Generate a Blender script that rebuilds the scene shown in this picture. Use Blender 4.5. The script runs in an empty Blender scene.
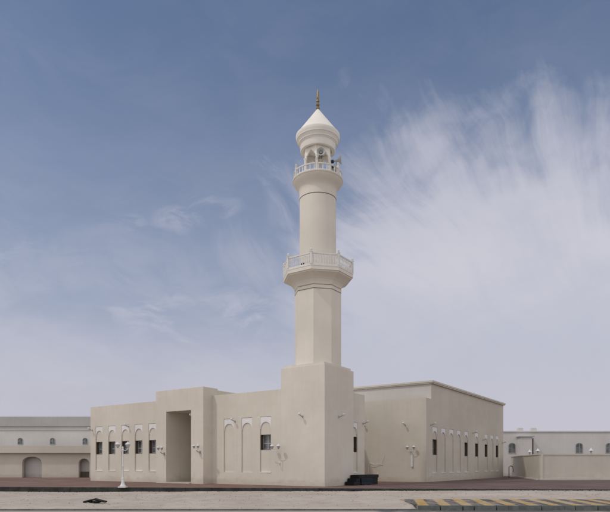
import bpy, bmesh, math, random
from mathutils import Vector, Matrix
from mathutils.geometry import tessellate_polygon
random.seed(7)
S = bpy.context.scene
COL = S.collection
R_ = math.radians

# ------------------------------------------------------------------ camera
# World frame: origin at the tower's near corner, x along the front facade, y into the building.
CAM = Vector((23.08, -36.30, 1.60))
YAW = R_(34.41)
cd = bpy.data.cameras.new('camera')
cam = bpy.data.objects.new('camera', cd)
COL.objects.link(cam)
cam.location = CAM
cam.rotation_euler = (R_(90), 0, YAW)
cd.sensor_width = 36
cd.lens = 33.93
cd.shift_y = 209 / 610
cd.clip_start = 0.3
cd.clip_end = 6000
S.camera = cam

# ------------------------------------------------------------------ light
SUN = Vector((-0.54, -1.0, 1.40)).normalized()
SUN_EL = math.asin(SUN.z)
SUN_ROT = math.atan2(SUN.x, SUN.y)
sd = bpy.data.lights.new('sun', 'SUN')
sd.energy = 2.0
sd.angle = R_(2.5)
sd.color = (1.0, 0.95, 0.88)
so = bpy.data.objects.new('sun', sd)
COL.objects.link(so)
so.rotation_euler = SUN.to_track_quat('Z', 'Y').to_euler()
so.location = (0, -60, 60)

S.view_settings.view_transform = 'Standard'
S.view_settings.look = 'None'
S.view_settings.gamma = 1
S.view_settings.use_curve_mapping = False
S.view_settings.exposure = -1.22

SKY_STRENGTH = 0.10


# ------------------------------------------------------------------ node helpers
class NT:
    def __init__(s, tree):
        s.t = tree
        s.n = tree.nodes
        s.l = tree.links

    def new(s, kind, **kw):
        n = s.n.new(kind)
        for k, v in kw.items():
            if hasattr(n, k):
                setattr(n, k, v)
        return n

    def put(s, v, sock):
        if v is None:
            return
        if isinstance(v, bpy.types.NodeSocket):
            s.l.new(v, sock)
        else:
            sock.default_value = v

    def math(s, op, a, b=None, c=None, clamp=False):
        n = s.new('ShaderNodeMath', operation=op)
        n.use_clamp = clamp
        for i, v in enumerate((a, b, c)):
            if v is not None:
                s.put(v, n.inputs[i])
        return n.outputs[0]

    def vmath(s, op, a, b=None):
        n = s.new('ShaderNodeVectorMath', operation=op)
        s.put(a, n.inputs[0])
        if b is not None:
            s.put(b, n.inputs[1])
        return n.outputs['Value'] if op in ('DOT_PRODUCT', 'LENGTH') else n.outputs[0]

    def comb(s, x, y, z):
        n = s.new('ShaderNodeCombineXYZ')
        for i, v in enumerate((x, y, z)):
            s.put(v, n.inputs[i])
        return n.outputs[0]

    def sep(s, v):
        n = s.new('ShaderNodeSeparateXYZ')
        s.put(v, n.inputs[0])
        return n.outputs

    def noise(s, vec, scale, detail=4, rough=0.55, dist=0.0):
        n = s.new('ShaderNodeTexNoise')
        s.put(vec, n.inputs['Vector'])
        n.inputs['Scale'].default_value = scale
        n.inputs['Detail'].default_value = detail
        n.inputs['Roughness'].default_value = rough
        n.inputs['Distortion'].default_value = dist
        return n.outputs['Fac']

    def step(s, v, a, b, lo=0.0, hi=1.0):
        n = s.new('ShaderNodeMapRange', interpolation_type='SMOOTHSTEP')
        s.put(v, n.inputs['Value'])
        for k, x in (('From Min', a), ('From Max', b), ('To Min', lo), ('To Max', hi)):
            s.put(x, n.inputs[k])
        return n.outputs[0]

    def mix(s, f, a, b):
        n = s.new('ShaderNodeMix', data_type='RGBA')
        s.put(f, n.inputs[0])
        s.put(a, n.inputs[6])
        s.put(b, n.inputs[7])
        return n.outputs[2]


def c4(r, g, b):
    return (r, g, b, 1)


# ------------------------------------------------------------------ sky
world = bpy.data.worlds.new('World')
S.world = world
world.use_nodes = True
w = NT(world.node_tree)
w.n.clear()
sky = w.new('ShaderNodeTexSky')
sky.sky_type = 'NISHITA'
sky.sun_disc = False
sky.sun_elevation = SUN_EL
sky.sun_rotation = SUN_ROT
sky.altitude = 0
sky.air_density = 1.0
sky.dust_density = 1.0
sky.ozone_density = 1.6
geo = w.new('ShaderNodeTexCoord')
d = w.vmath('NORMALIZE', geo.outputs['Generated'])
fx = w.vmath('DOT_PRODUCT', d, (0.82503, 0.56509, 0))
fy = w.vmath('DOT_PRODUCT', d, (-0.56509, 0.82503, 0))
dz = w.sep(d)[2]
az = w.math('ARCTAN2', fx, fy)                       # azimuth, radians, 0 = towards the minaret
el = w.math('ARCSINE', dz)                           # elevation
# filaments: stretched, warped noise
warp = w.noise(w.comb(w.math('MULTIPLY', az, 1.0), el, 0.0), 3.5, 3, 0.5)
warp2 = w.noise(w.comb(az, w.math('ADD', el, 7.0), 3.0), 4.0, 3, 0.5)
a2 = w.math('ADD', az, w.math('MULTIPLY', w.math('SUBTRACT', warp, 0.5), 0.12))
e2 = w.math('ADD', el, w.math('MULTIPLY', w.math('SUBTRACT', warp2, 0.5), 0.12))
# rotated coordinates: s runs up-left along the feathers, t across them
ang = R_(118)
s_ = w.math('ADD', w.math('MULTIPLY', a2, math.cos(ang)), w.math('MULTIPLY', e2, math.sin(ang)))
t_ = w.math('SUBTRACT', w.math('MULTIPLY', e2, math.cos(ang)), w.math('MULTIPLY', a2, math.sin(ang)))
feather = w.noise(w.comb(w.math('MULTIPLY', s_, 5.0), w.math('MULTIPLY', t_, 20.0), 1.3), 1.0, 7, 0.58, 0.3)
soft = w.noise(w.comb(w.math('MULTIPLY', a2, 5.0), w.math('MULTIPLY', e2, 9.0), 4.0), 1.0, 6, 0.6, 0.4)


def blob(a0, e0, ra, re, rot=0.0):
    da = w.math('SUBTRACT', a2, a0)
    de = w.math('SUBTRACT', e2, e0)
    c, s = math.cos(rot), math.sin(rot)
    p = w.math('DIVIDE', w.math('ADD', w.math('MULTIPLY', da, c), w.math('MULTIPLY', de, s)), ra)
    q = w.math('DIVIDE', w.math('SUBTRACT', w.math('MULTIPLY', de, c), w.math('MULTIPLY', da, s)), re)
    r = w.math('SQRT', w.math('ADD', w.math('MULTIPLY', p, p), w.math('MULTIPLY', q, q)))
    return w.step(r, 1.0, 0.25)


# big cirrus plume: filaments fan out from a root low on the right
pa = w.math('DIVIDE', w.math('SUBTRACT', a2, 0.50), 0.55)
pe = w.math('DIVIDE', w.math('ADD', w.math('SUBTRACT', e2, 0.15), w.math('MULTIPLY', w.math('SUBTRACT', a2, 0.26), 0.34)), 0.41)
pr = w.math('SQRT', w.math('ADD', w.math('MULTIPLY', pa, pa), w.math('MULTIPLY', pe, pe)))
pphi = w.math('ARCTAN2', pe, pa)
fan = w.noise(w.comb(w.math('MULTIPLY', pphi, 11.0), w.math('MULTIPLY', pr, 1.9), 2.0), 1.0, 8, 0.60, 0.12)
fan_f = w.noise(w.comb(w.math('MULTIPLY', pphi, 34.0), w.math('MULTIPLY', pr, 4.5), 6.0), 1.0, 7, 0.66, 0.15)
puff = w.noise(w.comb(w.math('MULTIPLY', a2, 6.0), w.math('MULTIPLY', e2, 9.0), 11.0), 1.0, 6, 0.55, 0.3)
edge = w.math('ADD', pr, w.math('MULTIPLY', w.math('SUBTRACT', fan, 0.5), 0.33))
edge = w.math('ADD', edge, w.math('MULTIPLY', w.math('SUBTRACT', fan_f, 0.5), 0.12))
edge = w.math('ADD', edge, w.math('MULTIPLY', w.math('SUBTRACT', puff, 0.5), 0.80))
main_c = w.math('MULTIPLY', w.math('POWER', w.step(edge, 1.15, 0.66), 0.85), w.step(el, 0.10, 0.34, 0.35, 1.0))
inner = w.math('ADD', 0.93, w.math('MULTIPLY', w.math('SUBTRACT', w.math('ADD', w.math('MULTIPLY', fan, 0.5), w.math('MULTIPLY', puff, 1.5)), 1.0), 0.5))
main_c = w.math('MULTIPLY', main_c, inner, clamp=True)


def wisp(a0, e0, ra, re, amount, rot=0.0, lo=0.40, hi=0.68, src=None):
    t = src if src is not None else soft
    return w.math('MULTIPLY', w.math('MULTIPLY', blob(a0, e0, ra, re, rot), w.step(t, lo, hi)), amount)


fib = w.noise(w.comb(w.math('MULTIPLY', a2, 9.0), w.math('MULTIPLY', e2, 26.0), 8.0), 1.0, 7, 0.62, 0.6)
cl = main_c
for m_ in (wisp(-0.195, 0.392, 0.11, 0.032, 0.46, R_(8), 0.36, 0.62, fib), wisp(-0.315, 0.368, 0.05, 0.025, 0.30, 0, 0.36, 0.62, fib),
           wisp(-0.18, 0.250, 0.26, 0.075, 0.50, R_(5), 0.40, 0.70, fib), wisp(-0.015, 0.40, 0.07, 0.12, 0.38, R_(18), 0.38, 0.66, feather),
           wisp(-0.09, 0.33, 0.12, 0.06, 0.28, R_(-30), 0.38, 0.68, feather), wisp(-0.30, 0.30, 0.25, 0.05, 0.22, 0, 0.42, 0.7, fib),
           wisp(-0.52, 0.33, 0.20, 0.06, 0.3, R_(5), 0.4, 0.7, fib)):
    cl = w.math('MAXIMUM', cl, m_)
thin = w.math('MULTIPLY', w.step(w.math('ADD', soft, w.math('MULTIPLY', w.math('SUBTRACT', fib, 0.5), 0.5)), 0.30, 0.72), w.step(el, 0.52, 0.18, 0.05, 0.30))
cl = w.math('MAXIMUM', cl, thin)
# bright cloud added outside the camera's view to lift the shaded walls
fill_veil_n = w.step(w.noise(w.comb(w.math('MULTIPLY', a2, 2.2), w.math('MULTIPLY', e2, 5.0), 9.0), 1.0, 6, 0.6), 0.35, 0.75)
away = w.math('MAXIMUM', w.step(w.math('ABSOLUTE', az), 0.72, 1.2), w.step(el, 0.80, 1.05))
fill_veil = w.math('MULTIPLY', w.math('ADD', 0.45, w.math('MULTIPLY', fill_veil_n, 0.5)), away)
# low dusty haze towards the horizon
hz = w.math('POWER', w.math('SUBTRACT', 1.0, w.math('MAXIMUM', dz, 0.0)), 2.3)
hz = w.math('SUBTRACT', 1.0, w.math('MULTIPLY', w.math('SUBTRACT', 1.0, hz), w.step(dz, 0.27, 0.08, 1.0, 0.22)))
# brightening of haze and cloud around the sun
sdot = w.math('MAXIMUM', w.vmath('DOT_PRODUCT', d, tuple(SUN)), 0.0)
glow = w.math('ADD', 1.0, w.math('MULTIPLY', w.math('POWER', sdot, 3.0), 0.4))
K = 2.36 / SKY_STRENGTH
base = w.new('ShaderNodeHueSaturation')
base.inputs['Saturation'].default_value = 1.17
base.inputs['Value'].default_value = 2.18
w.put(sky.outputs[0], base.inputs['Color'])
hazec = w.vmath('MULTIPLY', w.comb(0.51 * K, 0.50 * K, 0.58 * K), w.comb(glow, glow, glow))
cloudc = w.vmath('MULTIPLY', w.comb(0.59 * K, 0.585 * K, 0.66 * K), w.comb(glow, glow, glow))
c = w.mix(hz, base.outputs[0], hazec)
c = w.mix(cl, c, cloudc)
fill_veilc = w.comb(0.99 * K, 0.95 * K, 0.91 * K)  # radiance of the added out-of-view fill cloud
c = w.mix(fill_veil, c, fill_veilc)
bg = w.new('ShaderNodeBackground')
w.put(c, bg.inputs['Color'])
bg.inputs['Strength'].default_value = SKY_STRENGTH
ow = w.new('ShaderNodeOutputWorld')
w.l.new(bg.outputs[0], ow.inputs['Surface'])


# ------------------------------------------------------------------ materials
def mat(name, rough=0.8, metal=0.0, spec=0.3):
    m = bpy.data.materials.new(name)
    m.use_nodes = True
    t = NT(m.node_tree)
    b = t.n['Principled BSDF']
    b.inputs['Roughness'].default_value = rough
    b.inputs['Metallic'].default_value = metal
    b.inputs['Specular IOR Level'].default_value = spec
    return m, t, b


def simple(name, col, rough=0.6, metal=0.0, var=0.12, scale=6.0, spec=0.3, bump=0.0):
    m, t, b = mat(name, rough, metal, spec)
    p = t.new('ShaderNodeNewGeometry').outputs['Position']
    n = t.noise(p, scale, 5, 0.6)
    lo = c4(*[x * (1 - var) for x in col])
    hi = c4(*[min(1, x * (1 + var)) for x in col])
    t.put(t.mix(t.step(n, 0.3, 0.7), lo, hi), b.inputs['Base Color'])
    if bump:
        bn = t.new('ShaderNodeBump')
        bn.inputs['Strength'].default_value = bump
        bn.inputs['Distance'].default_value = 0.02
        t.put(t.noise(p, scale * 6, 4, 0.6), bn.inputs['Height'])
        t.l.new(bn.outputs[0], b.inputs['Normal'])
    return m


def stucco(name, col, dirt=(0.40, 0.34, 0.27), courses=True, dirt_h=0.7):
    m, t, b = mat(name, 0.9, 0, 0.15)
    p = t.new('ShaderNodeNewGeometry').outputs['Position']
    x, y, z = t.sep(p)
    big = t.noise(p, 0.22, 4, 0.6)
    mid = t.noise(t.vmath('MULTIPLY', p, (1.0, 1.0, 1.8)), 0.9, 5, 0.62, 0.5)
    streak = t.noise(t.vmath('MULTIPLY', p, (2.6, 2.6, 0.12)), 1.0, 5, 0.65)
    fine = t.noise(p, 26, 3, 0.6)
    A = c4(*[v * 0.93 for v in col])
    B = c4(col[0] * 1.05, col[1] * 1.05, col[2] * 1.06)
    cc = t.mix(t.step(big, 0.3, 0.7), A, B)
    cc = t.mix(t.math('MULTIPLY', t.step(mid, 0.45, 0.8), 0.22), cc, c4(col[0] * 0.86, col[1] * 0.83, col[2] * 0.78))
    cc = t.mix(t.math('MULTIPLY', t.step(streak, 0.50, 0.80), 0.32), cc, c4(col[0] * 0.84, col[1] * 0.81, col[2] * 0.76))
    if courses:
        # blockwork courses ghosting through the paint
        fr = t.math('FRACT', t.math('DIVIDE', z, 0.4))
        ln = t.math('ADD', t.step(fr, 0.0, 0.06, 1, 0), t.step(fr, 0.94, 1.0))
        rowid = t.math('FLOOR', t.math('DIVIDE', z, 0.4))
        rown = t.noise(t.comb(t.math('MULTIPLY', t.math('ADD', x, y), 0.25), t.math('MULTIPLY', rowid, 3.7), 0), 1.0, 2)
        cc = t.mix(t.math('MULTIPLY', t.step(rown, 0.35, 0.7), 0.10), cc, c4(col[0] * 0.85, col[1] * 0.83, col[2] * 0.80))
        cc = t.mix(t.math('MULTIPLY', t.math('MULTIPLY', ln, t.step(mid, 0.35, 0.6)), 0.16), cc, c4(col[0] * 0.8, col[1] * 0.77, col[2] * 0.72))
    for zt in (7.56, 8.24, 9.4):
        band = t.math('MULTIPLY', t.step(z, zt - 1.5, zt - 0.05), t.math('LESS_THAN', z, zt + 0.02))
        run = t.noise(t.vmath('MULTIPLY', p, (5.0, 5.0, 0.10)), 1.0, 4, 0.6)
        cc = t.mix(t.math('MULTIPLY', t.math('MULTIPLY', band, t.step(run, 0.50, 0.72)), 0.16), cc, c4(col[0] * 0.72, col[1] * 0.68, col[2] * 0.62))
    # splash-up of dust at the foot of the walls, ragged edge
    hh = t.math('ADD', z, t.math('MULTIPLY', t.math('SUBTRACT', mid, 0.5), -1.4))
    cc = t.mix(t.step(hh, dirt_h, 0.0, 0, 0.38), cc, c4(*dirt))
    cc = t.mix(t.math('MULTIPLY', t.step(fine, 0.4, 0.65), 0.07), cc, c4(col[0] * 0.8, col[1] * 0.78, col[2] * 0.75))
    t.put(cc, b.inputs['Base Color'])
    bv = t.new('ShaderNodeBevel')
    bv.samples = 3
    bv.inputs['Radius'].default_value = 0.018
    bn = t.new('ShaderNodeBump')
    bn.inputs['Strength'].default_value = 0.35
    bn.inputs['Distance'].default_value = 0.01
    t.put(t.math('ADD', t.math('MULTIPLY', fine, 0.6), t.math('MULTIPLY', mid, 2.0)), bn.inputs['Height'])
    t.l.new(bv.outputs[0], bn.inputs['Normal'])
    t.l.new(bn.outputs[0], b.inputs['Normal'])
    return m


M = {}
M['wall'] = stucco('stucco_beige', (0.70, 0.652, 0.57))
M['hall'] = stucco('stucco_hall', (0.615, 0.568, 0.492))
M['tower'] = stucco('stucco_tower', (0.715, 0.667, 0.592), courses=False)
M['white'] = stucco('stucco_white', (0.81, 0.805, 0.81), courses=False)
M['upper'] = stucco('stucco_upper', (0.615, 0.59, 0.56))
M['cornice'] = stucco('stucco_cornice', (0.66, 0.62, 0.55), courses=False)
M['minaret'] = stucco('stucco_minaret', (0.765, 0.718, 0.642), courses=False)
M['cap'] = stucco('stucco_cap', (0.87, 0.84, 0.785), courses=False)
M['rail'] = simple('rail_paint', (0.74, 0.72, 0.70), 0.6, 0, 0.06, 3)
M['groove'] = simple('groove_shade_paint', (0.26, 0.22, 0.17), 0.9, 0, 0.1)  # dark colour stands in for shade inside the grooves
M['brass'] = simple('finial_bronze', (0.30, 0.235, 0.15), 0.42, 0.75, 0.2, 8)
M['lampwhite'] = simple('lamp_white', (0.70, 0.70, 0.70), 0.4, 0, 0.06, 10)
M['lampgrey'] = simple('lamp_grey', (0.40, 0.40, 0.40), 0.45, 0.1, 0.1, 10)
M['lampglass'] = simple('lamp_globe', (0.42, 0.42, 0.42), 0.2, 0, 0.08, 10, 0.5)
M['brown'] = simple('window_reveal_brown', (0.10, 0.072, 0.052), 0.6, 0, 0.2)
M['frame'] = simple('window_aluminium', (0.42, 0.43, 0.44), 0.4, 0.3, 0.06)
M['glass'] = simple('window_glass', (0.13, 0.135, 0.135), 0.18, 0, 0.45, 1.1, 0.5)
M['dark'] = simple('black_rubber', (0.006, 0.007, 0.008), 0.6, 0, 0.4, 5)
M['darkblue'] = simple('teal_plastic', (0.003, 0.012, 0.020), 0.7, 0, 0.35, 3)
M['horn'] = simple('horn_grey', (0.42, 0.43, 0.42), 0.45, 0, 0.1, 8)
M['hornin'] = simple('horn_driver_black', (0.03, 0.03, 0.035), 0.5, 0, 0.1, 8)
M['house'] = stucco('stucco_house', (0.68, 0.665, 0.645), courses=False)
M['housegrey'] = stucco('stucco_grey', (0.46, 0.46, 0.455), courses=False)
M['yard'] = stucco('stucco_yard', (0.63, 0.59, 0.515), courses=False)
M['kerbtop'] = None


def paver_mat():
    m, t, b = mat('brick_pavers', 0.85, 0, 0.2)
    p = t.new('ShaderNodeNewGeometry').outputs['Position']
    br = t.new('ShaderNodeTexBrick')
    t.put(t.vmath('MULTIPLY', p, (1, 1, 1)), br.inputs['Vector'])
    br.inputs['Scale'].default_value = 1.0
    br.inputs['Brick Width'].default_value = 0.22
    br.inputs['Row Height'].default_value = 0.11
    br.inputs['Mortar Size'].default_value = 0.006
    br.inputs['Color1'].default_value = c4(0.215, 0.118, 0.093)
    br.inputs['Color2'].default_value = c4(0.165, 0.092, 0.078)
    br.inputs['Mortar'].default_value = c4(0.22, 0.18, 0.15)
    n = t.noise(p, 0.35, 5, 0.6)
    n2 = t.noise(p, 1.6, 5, 0.6)
    x, y, z = t.sep(p)
    c = t.mix(t.math('MULTIPLY', t.step(n, 0.40, 0.72), 0.45), br.outputs['Color'], c4(0.30, 0.235, 0.195))
    c = t.mix(t.math('MULTIPLY', t.step(n2, 0.5, 0.75), 0.35), c, c4(0.13, 0.085, 0.078))
    # the eastern yard is laid in darker mauve pavers
    e = t.step(t.math('ADD', x, t.math('MULTIPLY', t.math('SUBTRACT', n2, 0.5), 2.0)), 0.0, 4.0)
    m2 = t.mix(t.step(n, 0.35, 0.7), c4(0.120, 0.083, 0.080), c4(0.165, 0.120, 0.112))
    c = t.mix(t.math('MULTIPLY', e, 0.8), c, m2)
    t.put(c, b.inputs['Base Color'])
    return m


def sand_mat(name='sand', a=(0.44, 0.385, 0.335), bcol=(0.53, 0.475, 0.42), dk=(0.25, 0.21, 0.175)):
    m, t, b = mat(name, 0.95, 0, 0.1)
    p = t.new('ShaderNodeNewGeometry').outputs['Position']
    n = t.noise(p, 0.25, 5, 0.6)
    n2 = t.noise(p, 1.3, 6, 0.65)
    n3 = t.noise(p, 9, 5, 0.7)
    n4 = t.noise(p, 3.2, 3, 0.5)
    c = t.mix(t.step(n, 0.3, 0.7), c4(*a), c4(*bcol))
    c = t.mix(t.math('MULTIPLY', t.step(n2, 0.47, 0.72), 0.55), c, c4(dk[0] * 1.35, dk[1] * 1.35, dk[2] * 1.35))
    c = t.mix(t.math('MULTIPLY', t.math('MULTIPLY', t.step(n3, 0.56, 0.70), t.step(n4, 0.42, 0.60)), 0.85), c, c4(*dk))
    c = t.mix(t.math('MULTIPLY', t.step(n3, 0.36, 0.28), 0.3), c, c4(0.56, 0.51, 0.44))
    t.put(c, b.inputs['Base Color'])
    bn = t.new('ShaderNodeBump')
    bn.inputs['Strength'].default_value = 0.5
    bn.inputs['Distance'].default_value = 0.05
    t.put(t.math('ADD', n2, t.math('MULTIPLY', n3, 0.5)), bn.inputs['Height'])
    t.l.new(bn.outputs[0], b.inputs['Normal'])
    return m


def asphalt_mat():
    m, t, b = mat('asphalt', 0.85, 0, 0.25)
    p = t.new('ShaderNodeNewGeometry').outputs['Position']
    n = t.noise(p, 0.5, 5, 0.6)
    n2 = t.noise(p, 14, 4, 0.7)
    c = t.mix(t.step(n2, 0.35, 0.7), c4(0.115, 0.115, 0.112), c4(0.17, 0.168, 0.16))
    xr = t.vmath('DOT_PRODUCT', t.vmath('SUBTRACT', p, tuple(CAM)), (0.82503, 0.56509, 0))
    drift = t.math('ADD', n, t.step(t.math('ADD', xr, t.math('MULTIPLY', n, 2.0)), 4.6, 3.2, 0.0, 0.5))
    c = t.mix(t.math('MULTIPLY', t.step(drift, 0.5, 0.75), 0.9), c, c4(0.42, 0.37, 0.32))
    t.put(c, b.inputs['Base Color'])
    return m


def stripes_mat():
    """yellow and black kerb paint, slanted bars with worn edges; uses the kerb's own length axis"""
    m, t, b = mat('kerb_paint_yellow_black', 0.7, 0, 0.3)
    p = t.new('ShaderNodeTexCoord').outputs['Object']
    x, y, z = t.sep(p)
    n = t.noise(p, 3.0, 5, 0.7)
    u = t.math('ADD', x, t.math('ADD', t.math('MULTIPLY', y, -0.15), t.math('MULTIPLY', n, 0.14)))
    f = t.math('FRACT', t.math('DIVIDE', u, 0.97))
    bar = t.math('MULTIPLY', t.step(f, 0.02, 0.10), t.step(f, 0.60, 0.50))
    dust = t.noise(t.vmath('MULTIPLY', p, (1.4, 0.45, 1)), 1.6, 6, 0.7)
    wear = t.noise(p, 16, 4, 0.7)
    yel = t.mix(t.step(dust, 0.42, 0.62), c4(0.44, 0.27, 0.05), c4(0.50, 0.41, 0.27))
    blk = t.mix(t.step(dust, 0.42, 0.62), c4(0.07, 0.067, 0.067), c4(0.24, 0.205, 0.18))
    c = t.mix(bar, blk, yel)
    c = t.mix(t.math('MULTIPLY', t.step(t.math('ADD', wear, t.math('MULTIPLY', dust, 0.5)), 0.72, 0.95), 0.65), c, c4(0.34, 0.29, 0.24))
    t.put(c, b.inputs['Base Color'])
    return m


M['paver'] = paver_mat()
M['sand'] = sand_mat()
M['desert'] = sand_mat('desert', (0.40, 0.35, 0.30), (0.48, 0.43, 0.37))
M['asphalt'] = asphalt_mat()
M['stripes'] = stripes_mat()
M['kerb'] = simple('kerb_dark_concrete', (0.042, 0.043, 0.042), 0.85, 0, 0.35, 1.6, 0.2, 0.4)
M['kerbgrey'] = simple('kerb_grey_concrete', (0.145, 0.158, 0.155), 0.85, 0, 0.22, 2.5, 0.2, 0.4)
M['stone'] = simple('stone_chips', (0.24, 0.20, 0.165), 0.9, 0, 0.35, 3)
M['rubble'] = simple('rubble_dark', (0.055, 0.05, 0.045), 0.9, 0, 0.5, 4)


# ------------------------------------------------------------------ mesh helpers
def link(name, me, m, parent=None):
    o = bpy.data.objects.new(name, me)
    COL.objects.link(o)
    if m:
        me.materials.append(m)
    if parent is not None:
        o.parent = parent
    return o


def obj(name, bm, m, parent=None, smooth=None):
    bmesh.ops.remove_doubles(bm, verts=bm.verts, dist=1e-5)
    bmesh.ops.recalc_face_normals(bm, faces=bm.faces)
    me = bpy.data.meshes.new(name)
    bm.to_mesh(me)
    bm.free()
    if smooth is not None:
        for p in me.polygons:
            p.use_smooth = True
        me.set_sharp_from_angle(angle=R_(smooth))
    return link(name, me, m, parent)


def tag(o, label=None, cat=None, group=None, kind=None):
    if label: o['label'] = label
    if cat: o['category'] = cat
    if group: o['group'] = group
    if kind: o['kind'] = kind
    return o


def empty(name, loc, rz=0.0, label=None, cat=None, group=None):
    o = bpy.data.objects.new(name, None)
    o.empty_display_size = 0.3
    COL.objects.link(o)
    o.location = loc
    o.rotation_euler = (0, 0, rz)
    return tag(o, label, cat, group)


def copy_tree(o, parent=None):
    c = o.copy()
    COL.objects.link(c)
    if parent is not None:
        c.parent = parent
    for ch in [q for q in bpy.data.objects if q.parent == o]:
        copy_tree(ch, c)
    return c


def box(bm, x0, x1, y0, y1, z0, z1, mtx=None):
    v = [bm.verts.new((x, y, z)) for z in (z0, z1) for x, y in ((x0, y0), (x1, y0), (x1, y1), (x0, y1))]
    if mtx is not None:
        for q in v: q.co = mtx @ q.co
    for f in ((0, 3, 2, 1), (4, 5, 6, 7), (0, 1, 5, 4), (1, 2, 6, 5), (2, 3, 7, 6), (3, 0, 4, 7)):
        bm.faces.new([v[i] for i in f])
    return v


def lathe(bm, prof, n=32, cx=0, cy=0, rot=0.0, cap=True):
    rings = []
    for r, z in prof:
        if r < 1e-4:
            rings.append([bm.verts.new((cx, cy, z))])
        else:
            rings.append([bm.verts.new((cx + r * math.cos(rot + 2 * math.pi * i / n), cy + r * math.sin(rot + 2 * math.pi * i / n), z)) for i in range(n)])
    for a, b in zip(rings, rings[1:]):
        for i in range(n):
            j = (i + 1) % n
            if len(a) == 1 and len(b) == 1: continue
            if len(a) == 1: bm.faces.new((a[0], b[i], b[j]))
            elif len(b) == 1: bm.faces.new((a[i], b[0], a[j]))
            else: bm.faces.new((a[i], b[i], b[j], a[j]))
    if cap:
        for r in (rings[0], rings[-1]):
            if len(r) > 1: bm.faces.new(r)


def tube(bm, pts, r, n=10, r2=None):
    pts = [Vector(p) for p in pts]
    rings = []
    up = Vector((0.13, 0.21, 0.97)).normalized()
    for i, p in enumerate(pts):
        if i == 0: t = pts[1] - p
        elif i == len(pts) - 1: t = p - pts[i - 1]
        else: t = pts[i + 1] - pts[i - 1]
        t.normalize()
        a = t.cross(up)
        if a.length < 0.1: a = t.cross(Vector((1, 0, 0)))
        a.normalize()
        b = t.cross(a)
        rr = r if r2 is None else r + (r2 - r) * i / (len(pts) - 1)
        rings.append([bm.verts.new(p + rr * (a * math.cos(2 * math.pi * k / n) + b * math.sin(2 * math.pi * k / n))) for k in range(n)])
    for a, b in zip(rings, rings[1:]):
        for k in range(n):
            bm.faces.new((a[k], b[k], b[(k + 1) % n], a[(k + 1) % n]))
    bm.faces.new(rings[0])
    bm.faces.new(rings[-1])


def prism_poly(bm, outer, holes, P, d0, d1):
    """extruded 2D polygon with holes; P(u, v, d) -> world"""
    loops = [outer] + list(holes)
    tri = tessellate_polygon([[Vector((u, v, 0)) for u, v in lp] for lp in loops])
    flat = [q for lp in loops for q in lp]
    for d in (d0, d1):
        vs = [bm.verts.new(P(u, v, d)) for u, v in flat]
        for t in tri:
            try: bm.faces.new([vs[i] for i in t])
            except ValueError: pass
    for lp in loops:
        n = len(lp)
        a = [bm.verts.new(P(u, v, d0)) for u, v in lp]
        b = [bm.verts.new(P(u, v, d1)) for u, v in lp]
        for i in range(n):
            bm.faces.new((a[i], a[(i + 1) % n], b[(i + 1) % n], b[i]))


def rect(u0, v0, u1, v1):
    return [(u0, v0), (u1, v0), (u1, v1), (u0, v1)]


def plane_front(y0):      # u = x, v = z, d into +y
    return lambda u, v, d: Vector((u, y0 + d, v))


def plane_east(x0):       # face towards +x, u = y, v = z, d into -x
    return lambda u, v, d: Vector((x0 - d, u, v))


# ------------------------------------------------------------------ niches and windows
NICHE_D = 0.10
WALL_T = 0.55


def niche_wall(bm, outer, niches, P):
    """wall skin with rectangular niches; each niche = (u0, u1, v0, v1, window or None); window = (u0,u1,v0,v1)"""
    prism_poly(bm, outer, [rect(a, c_, b, d_) for a, b, c_, d_, wn in niches], P, 0.0, NICHE_D)
    prism_poly(bm, outer, [rect(*(wn[0], wn[2], wn[1], wn[3])) for *_, wn in niches if wn], P, NICHE_D + 0.001, WALL_T)


def niche_parts(parent, niches, P, sills=True, spring=1.0, rise=0.42):
    for a, b, c_, d_, wn in niches:
        # white spandrel with the arch cut out of its foot
        bm = bmesh.new()
        k = 14
        m = 0.04
        r = (b - a) / 2 - m
        cx = (a + b) / 2
        vs = d_ - spring
        rs = spring - rise
        out = [(a + 0.012, vs), (a + m, vs)]
        out += [(cx - r * math.cos(math.pi * i / k), vs + rs * math.sin(math.pi * i / k) ** 0.9) for i in range(1, k)]
        out += [(b - m, vs), (b - 0.012, vs), (b - 0.012, d_ - 0.012), (a + 0.012, d_ - 0.012)]
        prism_poly(bm, out, [], P, 0.028, NICHE_D - 0.001)
        obj('arch_panel', bm, M['white'], parent)
        if sills:
            bm = bmesh.new()
            prism_poly(bm, rect(a - 0.02, c_ - 0.015, b + 0.02, c_ + 0.045), [], P, -0.03, NICHE_D - 0.002)
            obj('niche_sill', bm, M['white'], parent)
        if wn:
            window(parent, wn, P)


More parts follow.
